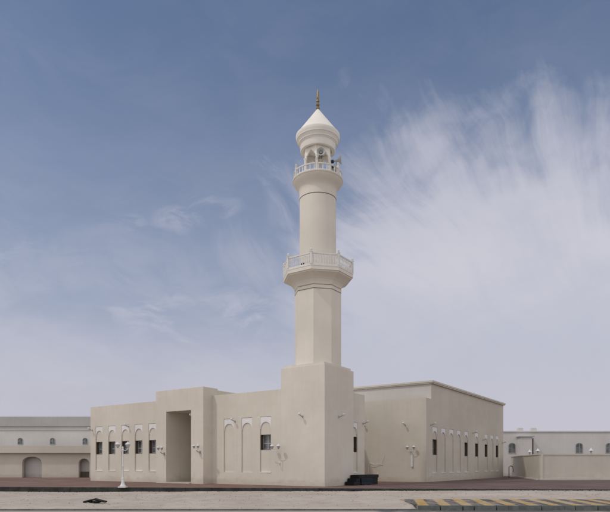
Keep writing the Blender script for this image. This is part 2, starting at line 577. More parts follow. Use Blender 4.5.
def window(parent, wn, P, d=0.36, frame_m='frame'):
    u0, u1, v0, v1 = wn
    bm = bmesh.new()   # brown timber lining round the reveal
    e = 0.025
    prism_poly(bm, rect(u0 + .002, v0 + .002, u1 - .002, v1 - .002), [rect(u0 + e, v0 + e, u1 - e, v1 - e)], P, NICHE_D - 0.02, WALL_T - 0.02)
    o = obj('window', bm, M['brown'], parent)
    g = 0.075
    mid = (u0 + u1) / 2
    tr = v0 + (v1 - v0) * 0.42
    bm = bmesh.new()
    a0, b0, a1, b1 = u0 + e, v0 + e, u1 - e, v1 - e
    prism_poly(bm, rect(a0, b0, a1, b1), [rect(a0 + g, b0 + g, mid - g / 2, tr - g / 2), rect(mid + g / 2, b0 + g, a1 - g, tr - g / 2),
               rect(a0 + g, tr + g / 2, mid - g / 2, b1 - g), rect(mid + g / 2, tr + g / 2, a1 - g, b1 - g)], P, d, d + 0.05)
    obj('window_frame', bm, M[frame_m], o)
    bm = bmesh.new()
    prism_poly(bm, rect(a0 + .004, b0 + .004, a1 - .004, b1 - .004), [], P, d + 0.02, d + 0.03)
    obj('pane', bm, M['glass'], o)
    bm = bmesh.new()
    prism_poly(bm, rect(a0, b0, a1, b1), [], P, d + 0.12, d + 0.14)
    obj('blind', bm, M['brown'], o)
    return o


NZ = (1.0, 5.5)
WZ = (2.70, 3.95)


def nf(u, w_, win, z=NZ, wz=WZ):
    return (u, u + w_, z[0], z[1], (u + 0.02, u + w_ - 0.02, wz[0], wz[1]) if win else None)


# ================================================================== MOSQUE
mosque = empty('mosque', (0, 0, 0), 0, 'low flat-roofed beige mosque with arched niches and a tall plain portal, behind the brick-paved yard', 'mosque')

# left wing and middle bay share one facade plane, y = 0
wing_n = [nf(-27.66, 1.10, True), nf(-25.62, 1.10, True), nf(-23.58, 1.10, True), nf(-21.60, 1.10, True), nf(-19.62, 1.10, True)]
mid_n = [nf(-10.12, 1.12, False), nf(-8.15, 1.12, False), nf(-6.20, 1.12, True, wz=(2.83, 4.05))]
PF = plane_front(0)
bm = bmesh.new()
niche_wall(bm, rect(-28.51, -0.3, -17.37, 7.55), wing_n, PF)
obj('wing_wall', bm, M['wall'], mosque)
bm = bmesh.new()
niche_wall(bm, rect(-11.48, -0.3, -4.07, 7.58), mid_n, PF)
obj('facade_wall', bm, M['wall'], mosque)
niche_parts(mosque, wing_n, PF)
niche_parts(mosque, mid_n[:2], PF, sills=False)
niche_parts(mosque, mid_n[2:], PF)

# remaining sides of the front range, roof slab
bm = bmesh.new()
box(bm, -28.51, -28.01, WALL_T, 15.5, -0.3, 7.55)
box(bm, -28.01, -6.8, 15.0, 15.5, -0.3, 7.55)
obj('rear_wall', bm, M['wall'], mosque)
bm = bmesh.new()
box(bm, -28.0, -17.4, WALL_T + .01, 14.99, 6.8, 7.0)
box(bm, -11.4, -6.81, WALL_T + .01, 14.99, 6.8, 7.0)
box(bm, -17.3, -11.6, 5.2, 14.99, 6.8, 7.0)
obj('roof', bm, M['wall'], mosque)

# side wall beside the tower with one niche, x = -0.5
PS = plane_east(-0.5)
side_n = [nf(4.85, 1.07, True, (0.95, 5.18), (2.69, 3.97))]
bm = bmesh.new()
niche_wall(bm, rect(4.365, -0.3, 7.13, 7.58), side_n, PS)
box(bm, -6.8, -1.051, 6.6, 7.129, -0.3, 7.579)
box(bm, -6.8, -6.3, 7.13, 14.99, -0.3, 7.56)
obj('side_wall', bm, M['wall'], mosque)
niche_parts(mosque, side_n, PS)

# portal: a taller block standing 1.06 m proud, deep rectangular opening
PP = plane_front(-1.06)
portal = empty('portal', (0, 0, 0))
portal.parent = mosque
bm = bmesh.new()
prism_poly(bm, [(-17.37, -0.3), (-16.03, -0.3), (-16.03, 6.34), (-12.93, 6.34), (-12.93, -0.3), (-11.48, -0.3), (-11.48, 8.24), (-17.37, 8.24)], [], PP, 0, 1.76)
obj('portal_front', bm, M['wall'], portal)
bm = bmesh.new()
box(bm, -17.37, -16.03, 0.701, 5.2, -0.3, 8.1)
box(bm, -12.93, -11.48, 0.701, 5.2, -0.3, 8.1)
box(bm, -16.03, -12.93, 4.7, 5.2, -0.3, 8.1)
box(bm, -16.03, -12.93, 0.701, 4.7, 6.342, 6.6)
obj('portal_passage', bm, M['wall'], portal)
bm = bmesh.new()
box(bm, -15.4, -13.6, 4.64, 4.70, 0.0, 3.0)
dr = obj('entrance_door', bm, M['brown'], portal)
bm = bmesh.new()
box(bm, -14.56, -14.52, 4.60, 4.64, 0.9, 1.3)
box(bm, -14.48, -14.44, 4.60, 4.64, 0.9, 1.3)
# (handles stay part of the door's depth limit: thing > portal > door)
h_ = obj('door_handle', bm, M['frame'], portal)
bm = bmesh.new()
box(bm, -16.03, -12.93, -1.30, 4.70, 0.0, 0.10)
obj('threshold', bm, M['yard'], portal)

# prayer hall to the right: lower front wall and taller upper storey set back
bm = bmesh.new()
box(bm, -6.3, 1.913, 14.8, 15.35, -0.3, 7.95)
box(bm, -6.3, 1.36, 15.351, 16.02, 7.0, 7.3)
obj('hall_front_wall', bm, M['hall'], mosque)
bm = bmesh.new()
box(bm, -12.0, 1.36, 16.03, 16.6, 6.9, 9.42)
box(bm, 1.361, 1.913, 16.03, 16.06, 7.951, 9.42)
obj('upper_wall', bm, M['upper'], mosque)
PE = plane_east(1.914)
starts = [(16.36, 1), (18.62, 0), (20.88, 0), (23.12, 0), (25.50, 1), (29.15, 1), (32.72, 1), (35.04, 0), (37.28, 1)]
hall_n = [nf(s_u, 1.22, bool(wf), (0.80, 5.32), (2.60, 4.10)) for s_u, wf in starts]
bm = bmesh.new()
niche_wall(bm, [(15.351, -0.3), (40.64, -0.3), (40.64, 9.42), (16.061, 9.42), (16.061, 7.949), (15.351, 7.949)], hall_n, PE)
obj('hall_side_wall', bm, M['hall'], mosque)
niche_parts(mosque, hall_n, PE)
bm = bmesh.new()
box(bm, -12.0, 1.36, 40.09, 40.64, -0.3, 9.42)
box(bm, -12.0, -11.5, 16.61, 40.08, -0.3, 9.42)
obj('hall_rear_wall', bm, M['hall'], mosque)
bm = bmesh.new()
box(bm, -12.2, 2.10, 15.85, 40.82, 9.421, 9.53)
box(bm, -12.26, 2.16, 15.79, 40.88, 9.53, 9.70)
obj('cornice', bm, M['cornice'], mosque)

# low plinth course, a few millimetres proud
# ================================================================== MINARET
AX, AY = -2.035, 2.18
mina = empty('minaret', (AX, AY, 0), 0, 'tall cream minaret with two balconies and conical cap, rising from a square tower', 'minaret')


def mobj(name, bm, m, parent, smooth=None):
    o = obj(name, bm, m, None, smooth)
    o.parent = parent
    return o


bm = bmesh.new()
box(bm, -2.035, 2.035, -2.18, 2.18, -0.3, 9.17)
mobj('tower_base', bm, M['tower'], mina)
bm = bmesh.new()
box(bm, -1.87, 1.87, -2.01, 2.01, 9.171, 9.38)
mobj('tower_cap_step', bm, M['tower'], mina)

o8 = R_(22.5)
bm = bmesh.new()
lathe(bm, [(1.88, 9.381), (1.88, 15.18), (1.855, 15.18), (1.855, 15.23), (1.90, 15.23), (1.90, 15.48), (1.87, 15.48), (1.87, 15.53), (1.90, 15.55),
           (1.95, 15.72), (2.05, 15.88), (2.22, 16.02), (2.45, 16.15), (2.72, 16.27), (2.74, 16.34)], 8, rot=o8)
mobj('octagonal_shaft', bm, M['minaret'], mina)
for zz in (15.205, 15.505):  # dark rings colour in the shade of the two grooves
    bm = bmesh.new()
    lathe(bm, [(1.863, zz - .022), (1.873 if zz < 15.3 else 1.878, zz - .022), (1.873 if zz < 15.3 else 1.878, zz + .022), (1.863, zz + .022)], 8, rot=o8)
    mobj('groove_shade_ring', bm, M['groove'], mina)

# lower balcony
bal = empty('lower_balcony', (0, 0, 0))
bal.parent = mina
bm = bmesh.new()
lathe(bm, [(2.76, 16.342), (2.82, 16.36), (2.82, 16.62)], 8, rot=o8)
mobj('balcony_slab', bm, M['minaret'], bal)
bm = bmesh.new()
lathe(bm, [(2.84, 16.621), (2.84, 16.74)], 8, rot=o8)
mobj('railing_plinth', bm, M['rail'], bal)
RB = 2.77
for k in range(8):
    a = o8 + k * math.pi / 4
    b = a + math.pi / 4
    p = Vector((RB * math.cos(a), RB * math.sin(a), 0))
    q = Vector((RB * math.cos(b), RB * math.sin(b), 0))
    t = (q - p).normalized()
    nrm = Vector((t.y, -t.x, 0))
    L_ = (q - p).length
    mtx = Matrix((( t.x, nrm.x, 0, p.x), (t.y, nrm.y, 0, p.y), (0, 0, 1, 0), (0, 0, 0, 1)))
    bm = bmesh.new()
    box(bm, 0.09, L_ - 0.09, -0.05, 0.05, 17.52, 17.62, mtx)
    box(bm, 0.09, L_ - 0.09, -0.04, 0.04, 16.741, 16.80, mtx)
    nb = 10
    for i in range(nb):
        c_ = p + t * (0.09 + (L_ - 0.18) * (i + 0.5) / nb)
        lathe(bm, [(0.030, 16.80), (0.030, 16.86), (0.052, 16.95), (0.050, 17.03), (0.024, 17.13), (0.036, 17.16), (0.024, 17.19),
                   (0.050, 17.29), (0.052, 17.37), (0.030, 17.46), (0.030, 17.52)], 8, c_.x, c_.y, cap=False)
    mobj('railing', bm, M['rail'], bal, 50)
    bm = bmesh.new()
    mp = Matrix(((math.cos(a), -math.sin(a), 0, p.x), (math.sin(a), math.cos(a), 0, p.y), (0, 0, 1, 0), (0, 0, 0, 1)))
    box(bm, -0.085, 0.085, -0.085, 0.085, 16.742, 17.66, mp)
    box(bm, -0.11, 0.11, -0.11, 0.11, 17.661, 17.71, mp)
    lathe(bm, [(0.03, 17.71), (0.04, 17.74), (0.08, 17.79), (0.095, 17.845), (0.08, 17.90), (0.04, 17.94), (0, 17.95)], 12, p.x, p.y)
    mobj('railing_post', bm, M['rail'], bal, 40)

# round shaft and upper balcony cup
bm = bmesh.new()
lathe(bm, [(1.45, 16.62), (1.45, 22.68), (1.43, 22.68), (1.43, 22.73), (1.485, 22.73), (1.475, 23.10), (1.485, 23.32), (1.53, 23.48), (1.62, 23.61), (1.75, 23.75), (1.87, 23.90),
           (1.95, 24.02), (1.985, 24.10)], 64)
mobj('round_shaft', bm, M['minaret'], mina, 35)
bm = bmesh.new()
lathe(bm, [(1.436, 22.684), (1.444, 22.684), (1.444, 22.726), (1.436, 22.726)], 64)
mobj('groove_shade_ring', bm, M['groove'], mina, 35)  # dark ring painted as this groove's shade
ub = empty('upper_balcony', (0, 0, 0))
ub.parent = mina
bm = bmesh.new()
lathe(bm, [(2.0, 24.101), (2.02, 24.13), (2.02, 24.22), (1.98, 24.25)], 64)
mobj('balcony_slab', bm, M['minaret'], ub, 40)
RU = 1.90
for k in range(6):
    a = R_(-60 + 60 * k)
    bm = bmesh.new()
    n = 10
    for i in range(n):
        a0 = a + R_(3) + R_(54) * i / n
        a1 = a + R_(3) + R_(54) * (i + 1) / n
        for z0, z1, rr in ((24.70, 24.78, 0.05), (24.251, 24.31, 0.045)):
            vv = []
            for aa in (a0, a1):
                for r in (RU - rr, RU + rr):
                    for z in (z0, z1):
                        vv.append(bm.verts.new((r * math.cos(aa), r * math.sin(aa), z)))
            for f in ((0, 1, 5, 4), (2, 3, 7, 6), (0, 2, 6, 4), (1, 3, 7, 5), (0, 1, 3, 2), (4, 5, 7, 6)):
                bm.faces.new([vv[j] for j in f])
    for i in range(6):
        aa = a + R_(60 * (i + 0.5) / 6 if True else 0)
        x, y = RU * math.cos(aa), RU * math.sin(aa)
        lathe(bm, [(0.045, 24.31), (0.045, 24.37), (0.032, 24.40), (0.045, 24.50), (0.045, 24.56), (0.030, 24.63), (0.045, 24.67), (0.045, 24.70)], 10, x, y, cap=False)
    mobj('railing', bm, M['rail'], ub, 50)
    bm = bmesh.new()
    x, y = RU * math.cos(a), RU * math.sin(a)
    mp = Matrix(((math.cos(a), -math.sin(a), 0, x), (math.sin(a), math.cos(a), 0, y), (0, 0, 1, 0), (0, 0, 0, 1)))
    box(bm, -0.075, 0.075, -0.075, 0.075, 24.252, 24.98, mp)
    lathe(bm, [(0.10, 24.981), (0.10, 25.01), (0.03, 25.03), (0.07, 25.08), (0.085, 25.13), (0.07, 25.18), (0, 25.22)], 12, x, y)
    mobj('railing_post', bm, M['rail'], ub, 40)

# open lantern: six columns and cusped arches
RC = 1.10
lan = empty('lantern', (0, 0, 0))
lan.parent = mina
for k in range(6):
    a = R_(-60 + 60 * k)
    x, y = RC * math.cos(a), RC * math.sin(a)
    bm = bmesh.new()
    lathe(bm, [(0.13, 24.25), (0.13, 24.33), (0.095, 24.36), (0.095, 25.62), (0.10, 25.66), (0.14, 25.74), (0.145, 25.80)], 16, x, y)
    mobj('column', bm, M['cap'], lan, 40)
    b = a + R_(60)
    p = Vector((x, y, 0))
    q = Vector((RC * math.cos(b), RC * math.sin(b), 0))
    t = (q - p).normalized()
    nrm = Vector((t.y, -t.x, 0))
    L_ = (q - p).length

    def PA(u, v, d_, p=p, t=t, nrm=nrm):
        v3 = p + t * u - nrm * d_
        return Vector((v3.x, v3.y, v))
    m_ = 0.13
    half = L_ / 2 - m_
    arch = []
    # three-lobed arch with a pointed crown
    pts = [(-1.0, 0.0), (-1.0, 0.10), (-0.93, 0.17), (-0.80, 0.20), (-0.72, 0.19), (-0.72, 0.27), (-0.64, 0.34), (-0.50, 0.38), (-0.36, 0.38), (-0.34, 0.44),
           (-0.26, 0.49), (-0.12, 0.52), (0, 0.57)]
    pts = pts + [(-u, v) for u, v in pts[-2::-1]]
    arch = [(L_ / 2 + u * half, 25.80 + v) for u, v in pts]
    out = [(0.0, 25.80)] + arch + [(L_, 25.80), (L_, 26.60), (0.0, 26.60)]
    bm = bmesh.new()
    prism_poly(bm, out, [], PA, -0.06, 0.06)
    mobj('arch', bm, M['cap'], lan)

# drum, cornice and cone
bm = bmesh.new()
lathe(bm, [(1.10, 26.74), (1.10, 26.60), (1.36, 26.56), (1.39, 26.62), (1.39, 27.00), (1.40, 27.05), (1.50, 27.16), (1.54, 27.17), (1.54, 27.24), (1.56, 27.28), (1.66, 27.43),
           (1.70, 27.44), (1.70, 27.51), (1.74, 27.60), (1.76, 27.72), (1.75, 27.84), (1.68, 27.89)], 72, cap=False)
lathe(bm, [(1.12, 26.70), (0, 26.70)], 72, cap=False)
mobj('drum', bm, M['cap'], mina, 28)
bm = bmesh.new()
lathe(bm, [(1.67, 27.895), (1.2, 28.52), (0.6, 29.31), (0.06, 30.03), (0, 30.06)], 72)
mobj('cone_roof', bm, M['cap'], mina, 30)
bm = bmesh.new()
lathe(bm, [(0.08, 29.98), (0.16, 30.05), (0.17, 30.12), (0.10, 30.20), (0.08, 30.25), (0.15, 30.32), (0.16, 30.40), (0.09, 30.48), (0.08, 30.55), (0.14, 30.62), (0.14, 30.70), (0.09, 30.77),
           (0.12, 30.85), (0.125, 31.0), (0.10, 31.25), (0.06, 31.5), (0.015, 31.68), (0, 31.7)], 24)
mobj('finial', bm, M['brass'], mina, 40)


# ================================================================== LOUDSPEAKERS ON THE BALCONY
def horn(loc, rz, tilt, label):
    o = empty('loudspeaker', loc, rz, label, 'loudspeaker', 'horn loudspeakers on the upper balcony')
    mt = Matrix.Rotation(R_(90) + tilt, 4, 'X') @ Matrix.Scale(1.15, 4)

    def T(bm):
        for v in bm.verts: v.co = mt @ v.co
    bm = bmesh.new()     # flaring bell, opens along local -y
    lathe(bm, [(0.06, -0.20), (0.07, -0.05), (0.10, 0.06), (0.16, 0.16), (0.25, 0.25), (0.28, 0.27), (0.28, 0.29), (0.25, 0.28), (0.15, 0.18), (0.08, 0.06), (0.05, -0.05), (0, -0.06)], 28)
    T(bm)
    obj('bell', bm, M['horn'], o, 40)
    bm = bmesh.new()
    lathe(bm, [(0, -0.40), (0.09, -0.39), (0.115, -0.34), (0.115, -0.24), (0.08, -0.201)], 20)
    T(bm)
    obj('driver', bm, M['hornin'], o, 40)
    bm = bmesh.new()
    lathe(bm, [(0, 0.20), (0.05, 0.19), (0.075, 0.10), (0.04, 0.0), (0, -0.02)], 16)
    T(bm)
    obj('inner_horn', bm, M['lampgrey'], o, 40)
    bm = bmesh.new()
    tube(bm, [(-0.13, 0.05, 0.0), (-0.13, 0.05, -0.22), (0, 0.06, -0.26), (0.13, 0.05, -0.22), (0.13, 0.05, 0.0)], 0.015, 6)
    tube(bm, [(0, 0.06, -0.26), (0, 0.06, -0.75)], 0.022, 8)
    obj('bracket', bm, M['horn'], o, 40)
    return o


def around(r, deg):    # bearing measured from -y towards +x (33 deg faces the camera)
    a = R_(deg)
    return AX + r * math.sin(a), AY - r * math.cos(a)


# ================================================================== FLOODLIGHTS AND LAMPS
def make_floodlight():
    o = empty('wall_floodlight', (0, 0, 0))
    bm = bmesh.new()
    box(bm, -0.05, 0.05, -0.03, 0.0, -0.26, -0.10)
    obj('wall_plate', bm, M['lampgrey'], o)
    bm = bmesh.new()
    tube(bm, [(0, -0.03, -0.18), (0, -0.20, -0.15), (0, -0.36, -0.07), (0, -0.42, 0.0)], 0.038, 8)
    obj('arm', bm, M['lampgrey'], o, 40)
    bm = bmesh.new()
    lathe(bm, [(0.0, 0.10), (0.06, 0.09), (0.10, 0.06), (0.12, 0.0), (0.12, -0.02), (0.09, -0.08), (0.05, -0.11), (0, -0.12)], 18, 0, -0.44)
    obj('head', bm, M['lampwhite'], o, 40)
    return o


fl0 = make_floodlight()
FL = [
    (-28.2, 0, 5.35, 0, 'small white floodlight high on the far left end of the left wing'),
    (-22.5, 0, 5.50, 0, 'small white floodlight between the third and fourth niches of the left wing'),
    (-8.85, 0, 5.42, 0, 'small white floodlight between the two windowless niches right of the portal'),
    (-2.00, 0, 5.50, 0, 'small white floodlight on the sunlit front face of the square tower'),
    (0.0, 2.03, 5.52, 90, 'small white floodlight on the shaded right face of the square tower'),
    (-0.5, 6.85, 5.30, 90, 'small white floodlight on the narrow side wall, right of its niche behind the tower'),
    (-4.65, 14.8, 5.72, 0, 'small white floodlight in the inner corner where the recessed wall meets the side wall'),
    (-0.22, 14.8, 5.62, 0, 'small white floodlight alone in the middle of the recessed wall, above the twin lamp'),
    (1.914, 15.9, 5.60, 90, 'small white floodlight nearest the corner of the long right facade'),
    (1.914, 28.2, 5.40, 90, 'small white floodlight in the wide gap after the fifth niche of the right facade'),
    (1.914, 31.9, 4.75, 90, 'small white floodlight mounted lower, before the last three niches of the right facade'),
    (1.914, 40.1, 4.65, 90, 'small white floodlight at the far right end of the right facade'),
]
for i, (x, y, z, rz, lab) in enumerate(FL):
    o = fl0 if i == 0 else copy_tree(fl0)
    o.location = (x, y, z)
    o.rotation_euler = (0, 0, R_(rz))
    tag(o, lab, 'floodlight', 'small wall floodlights on the mosque')
o = copy_tree(fl0)
o.location = (-12.93, -0.7, 6.0)
o.rotation_euler = (0, 0, R_(-90))
tag(o, 'small white floodlight inside the portal opening, high on its right jamb', 'floodlight', 'small wall floodlights on the mosque')


def lantern_parts(par, x, y, z, s=1.0):
    """urn lantern with a white conical hat; z is the foot of the urn"""
    l = empty('lamp_head', (0, 0, 0))
    l.parent = par
    bm = bmesh.new()
    lathe(bm, [(0.03 * s, z), (0.045 * s, z + .03 * s), (0.07 * s, z + .05 * s), (0.12 * s, z + .14 * s), (0.15 * s, z + .24 * s), (0.15 * s, z + .26 * s)], 20, x, y)
    obj('glass_bowl', bm, M['lampglass'], l, 40)
    bm = bmesh.new()
    lathe(bm, [(0.19 * s, z + .262 * s), (0.20 * s, z + .285 * s), (0.15 * s, z + .34 * s), (0.08 * s, z + .40 * s), (0.03 * s, z + .44 * s), (0.035 * s, z + .47 * s), (0, z + .50 * s)], 20, x, y)
    obj('cap', bm, M['lampwhite'], l, 40)


def arms_part(par, hw, y, z0, z1, rad=0.022):
    for s in (-1, 1):
        bm = bmesh.new()
        pts = [(0, y, z0)] + [(s * hw * math.sin(math.pi / 2 * i / 6), y, z0 - 0.04 + (z1 - z0 + 0.04) * (1 - math.cos(math.pi / 2 * i / 6))) for i in range(1, 7)]
        tube(bm, pts, rad, 8)
        obj('arm', bm, M['lampwhite'], par, 40)


def street_lamp():
    Y, xc = 41.0, (122.8 - 305) / 575 * 41.0
    p = CAM + Vector((-0.56509, 0.82503, 0)) * Y + Vector((0.82503, 0.56509, 0)) * xc
    o = empty('street_lamp', (p.x, p.y, 0), YAW, 'white twin-headed lamp post with a flared base, standing on the pavers near the kerb', 'street lamp')
    bm = bmesh.new()
    box(bm, -0.27, 0.27, -0.27, 0.27, 0.0, 0.09)
    lathe(bm, [(0.22, 0.091), (0.22, 0.14), (0.17, 0.18), (0.13, 0.26), (0.10, 0.42), (0.085, 0.60), (0.10, 0.62), (0.10, 0.66), (0.075, 0.70)], 20)
    obj('base', bm, M['lampwhite'], o, 35)
    bm = bmesh.new()
    lathe(bm, [(0.062, 0.70), (0.058, 1.5), (0.07, 1.52), (0.07, 1.56), (0.055, 1.58), (0.045, 2.60), (0.075, 2.64), (0.085, 2.70), (0.05, 2.76), (0.07, 2.82), (0.05, 2.90), (0, 2.95)], 16)
    obj('pole', bm, M['lampwhite'], o, 35)
    arms_part(o, 0.36, 0, 2.66, 2.80)
    lantern_parts(o, -0.36, 0, 2.80)
    lantern_parts(o, 0.36, 0, 2.80)


street_lamp()


def twin_wall_lamp(loc, hw, out, stem, label, drop=1.0, s=0.9, arm_rise=0.12):
    """lantern pair on a bracket; stem 'thin' leans back to the wall, 'box' is a conduit fixed to it"""
    o = empty('twin_wall_lamp', loc, 0, label, 'wall lamp', 'twin-headed lamps on the mosque walls')
    if stem == 'thin':
        bm = bmesh.new()
        tube(bm, [(0.02, -0.02, -drop - 0.02), (0.02, -out * 0.8, -drop), (0.015, -out * 0.97, -drop + 0.06), (0.01, -out, -drop * 0.7), (0, -out, 0.0)], 0.03, 8)
        obj('stem', bm, M['lampwhite'], o, 40)
        bm = bmesh.new()
        box(bm, -0.05, 0.09, -0.03, 0, -drop - 0.10, -drop + 0.06)
        obj('wall_plate', bm, M['lampwhite'], o)
    elif stem == 'box':
        bm = bmesh.new()
        box(bm, -0.09, 0.09, -0.16, 0, -drop - 0.35, -0.22)
        obj('conduit_box', bm, M['lampwhite'], o)
        bm = bmesh.new()
        tube(bm, [(0, -0.1, -0.23), (0, -out * 0.8, -0.15), (0, -out, 0.0)], 0.03, 8)
        obj('stem', bm, M['lampwhite'], o, 40)
    else:
        bm = bmesh.new()
        box(bm, -0.08, 0.08, -0.04, 0, -0.30, -0.06)
        obj('wall_plate', bm, M['lampgrey'], o)
        bm = bmesh.new()
        tube(bm, [(0, -0.04, -0.2), (0, -out * 0.6, -0.16), (0, -out, 0.0)], 0.035, 8)
        obj('stem', bm, M['lampgrey'], o, 40)
    arms_part(o, hw, -out, 0, arm_rise, 0.024)
    lantern_parts(o, -hw, -out, arm_rise, s)
    lantern_parts(o, hw, -out, arm_rise, s)
    return o


twin_wall_lamp((-4.22, 0, 2.72), 0.31, 0.55, 'thin', 'twin-headed white lamp on a long thin stem, right of the lone window beside the tower', 0.95)
twin_wall_lamp((0.50, 14.8, 2.95), 0.33, 0.40, 'box', 'twin-headed white lamp above a pale conduit box on the recessed wall right of the tower', 1.15)
twin_wall_lamp((-16.27, -1.06, 2.80), 0.22, 0.50, 'short', 'twin-headed grey wall lamp on the left pier of the portal', s=0.8)
twin_wall_lamp((-11.84, -1.06, 2.88), 0.24, 0.50, 'short', 'twin-headed grey wall lamp on the right pier of the portal', s=0.8)

# horns
hx, hy_ = around(1.55, 42)
horn((hx, hy_, 25.62), R_(33), R_(-6), 'grey horn loudspeaker facing forward in front of the right lantern arch')
hx, hy_ = around(1.62, 100)
horn((hx, hy_, 25.55), R_(112), R_(-4), 'grey horn loudspeaker pointing right off the side of the upper balcony')
hx, hy_ = around(1.55, 158)
horn((hx, hy_, 25.75), R_(200), R_(-4), 'grey horn loudspeaker at the back of the upper balcony, seen through the lantern')


# small black spotlights on the lower balcony ledge
def spot_small(deg, r, label, first=None):
    x, y = around(r, deg)
    if first is None:
        o = empty('spotlight', (x, y, 16.74))
        bm = bmesh.new()
        box(bm, -0.04, 0.04, -0.03, 0.03, 0.0, 0.06)
        obj('foot', bm, M['hornin'], o)
        bm = bmesh.new()
        lathe(bm, [(0, -0.09), (0.06, -0.08), (0.09, 0.08), (0.09, 0.1), (0, 0.09)], 14)
        for v in bm.verts: v.co = Matrix.Translation((0, 0, 0.14)) @ Matrix.Rotation(R_(60), 4, 'X') @ v.co
        obj('head', bm, M['hornin'], o, 40)
    else:
        o = copy_tree(first)
        o.location = (x, y, 16.74)
    o.rotation_euler = (0, 0, R_(deg))
    tag(o, label, 'spotlight', 'small black spotlights behind the lower balcony railing')
    return o


s0 = spot_small(2, 2.42, 'small black spotlight, left one of the pair at the left of the lower balcony')
spot_small(8, 2.42, 'small black spotlight, right one of the pair at the left of the lower balcony', s0)
spot_small(73, 2.42, 'single small black spotlight at the right side of the lower balcony', s0)

# ================================================================== OBJECTS BESIDE THE TOWER
st = empty('stacked_platform', (0.45, 5.0, 0), 0, 'low black stepped stack of long slabs against the right side of the tower', 'stack')
for i, (y0, y1, z0, z1, x1) in enumerate([(-2.15, 1.95, 0.0, 0.30, 0.42), (-1.75, 2.0, 0.301, 0.56, 0.40), (-1.3, 2.1, 0.561, 0.82, 0.43)]):
    bm = bmesh.new()
    box(bm, -0.38, x1, y0, y1, z0, z1)
    bmesh.ops.bevel(bm, geom=list(bm.edges), offset=0.025, segments=2, affect='EDGES')
    obj('slab', bm, M['dark'], st)
bm = bmesh.new()
v = []
n = 14
for i in range(n + 1):
    yy = -1.0 + 1.9 * i / n
    for j, (xx, zz) in enumerate(((0.44, 0.56), (0.455, 0.42), (0.46, 0.25), (0.47, 0.10), (0.52, 0.02))):
        v.append(bm.verts.new((xx + 0.012 * math.sin(i * 1.7 + j), yy, zz + 0.03 * math.sin(i * 0.9) * (j > 0))))
for i in range(n):
    for j in range(4):
        bm.faces.new((v[i * 5 + j], v[(i + 1) * 5 + j], v[(i + 1) * 5 + j + 1], v[i * 5 + j + 1]))
sh = obj('plastic_sheet', bm, M['darkblue'], st, 60)
so_ = sh.modifiers.new('t', 'SOLIDIFY')
so_.thickness = 0.01

bm = bmesh.new()
tube(bm, [(-4.16, 14.68, 0.0), (-4.16, 14.68, 0.9), (-4.16, 14.68, 1.72), (-4.10, 14.68, 1.80), (-3.9, 14.68, 1.80), (-3.6, 14.67, 1.70), (-3.3, 14.66, 1.66), (-3.0, 14.68, 1.74),
          (-2.8, 14.7, 1.70), (-2.65, 14.72, 1.66)], 0.02, 8)
tube(bm, [(-3.95, 14.72, 1.55), (-3.7, 14.72, 1.46), (-3.45, 14.72, 1.50), (-3.3, 14.72, 1.44)], 0.018, 8)
tag(obj('bent_pipe', bm, M['lampwhite'], None, 40), 'white bent pipe sticking up in front of the recessed wall right of the black stack', 'pipe')
bm = bmesh.new()
tube(bm, [(-2.72, 14.77, 1.70), (-2.6, 14.78, 2.0), (-2.45, 14.78, 2.35), (-2.36, 14.78, 2.6)], 0.006, 6)
tag(obj('loose_cable', bm, M['lampgrey'], None, 40), 'thin loose cable slanting up the recessed wall above the bent pipe', 'cable')


# ================================================================== GROUND
Fv = Vector((-0.56509, 0.82503, 0))
Rv = Vector((0.82503, 0.56509, 0))
C0 = Vector((CAM.x, CAM.y, 0))


def W(xc, Y, z=0.0):
    return C0 + Fv * Y + Rv * xc + Vector((0, 0, z))


def kerbY(xc):
    return 39.75 - 0.11 * xc if abs(xc) < 60 else 39.75 - 0.11 * math.copysign(60, xc)


def sand_kz(xc):
    t = max(0, min(1, (xc + 17) / 33))
    return -0.34 + 0.29 * t


# desert beyond: one sheet to the horizon, kept below everything else
bm = bmesh.new()
g = [bm.verts.new(W(x, y, -0.45)) for x, y in ((-3000, -3000), (3000, -3000), (3000, 4500), (-3000, 4500))]
bm.faces.new(g)
tag(obj('ground', bm, M['desert']), kind='structure')

# paved yard
bm = bmesh.new()
xs = [-75 + 5 * i for i in range(34)]
a = [bm.verts.new(W(x, kerbY(x) + 0.16, 0.0)) for x in xs]
b = [bm.verts.new(W(x, 125, 0.0)) for x in xs]
a2_ = [bm.verts.new(W(x, kerbY(x) + 0.16, -0.5)) for x in xs]
b2_ = [bm.verts.new(W(x, 125, -0.5)) for x in xs]
for i in range(len(xs) - 1):
    bm.faces.new((a[i], a[i + 1], b[i + 1], b[i]))
    bm.faces.new((a[i], a[i + 1], a2_[i + 1], a2_[i]))
    bm.faces.new((b[i], b[i + 1], b2_[i + 1], b2_[i]))
bm.faces.new((a[0], b[0], b2_[0], a2_[0]))
bm.faces.new((a[-1], b[-1], b2_[-1], a2_[-1]))
tag(obj('pavement', bm, M['paver']), kind='structure')

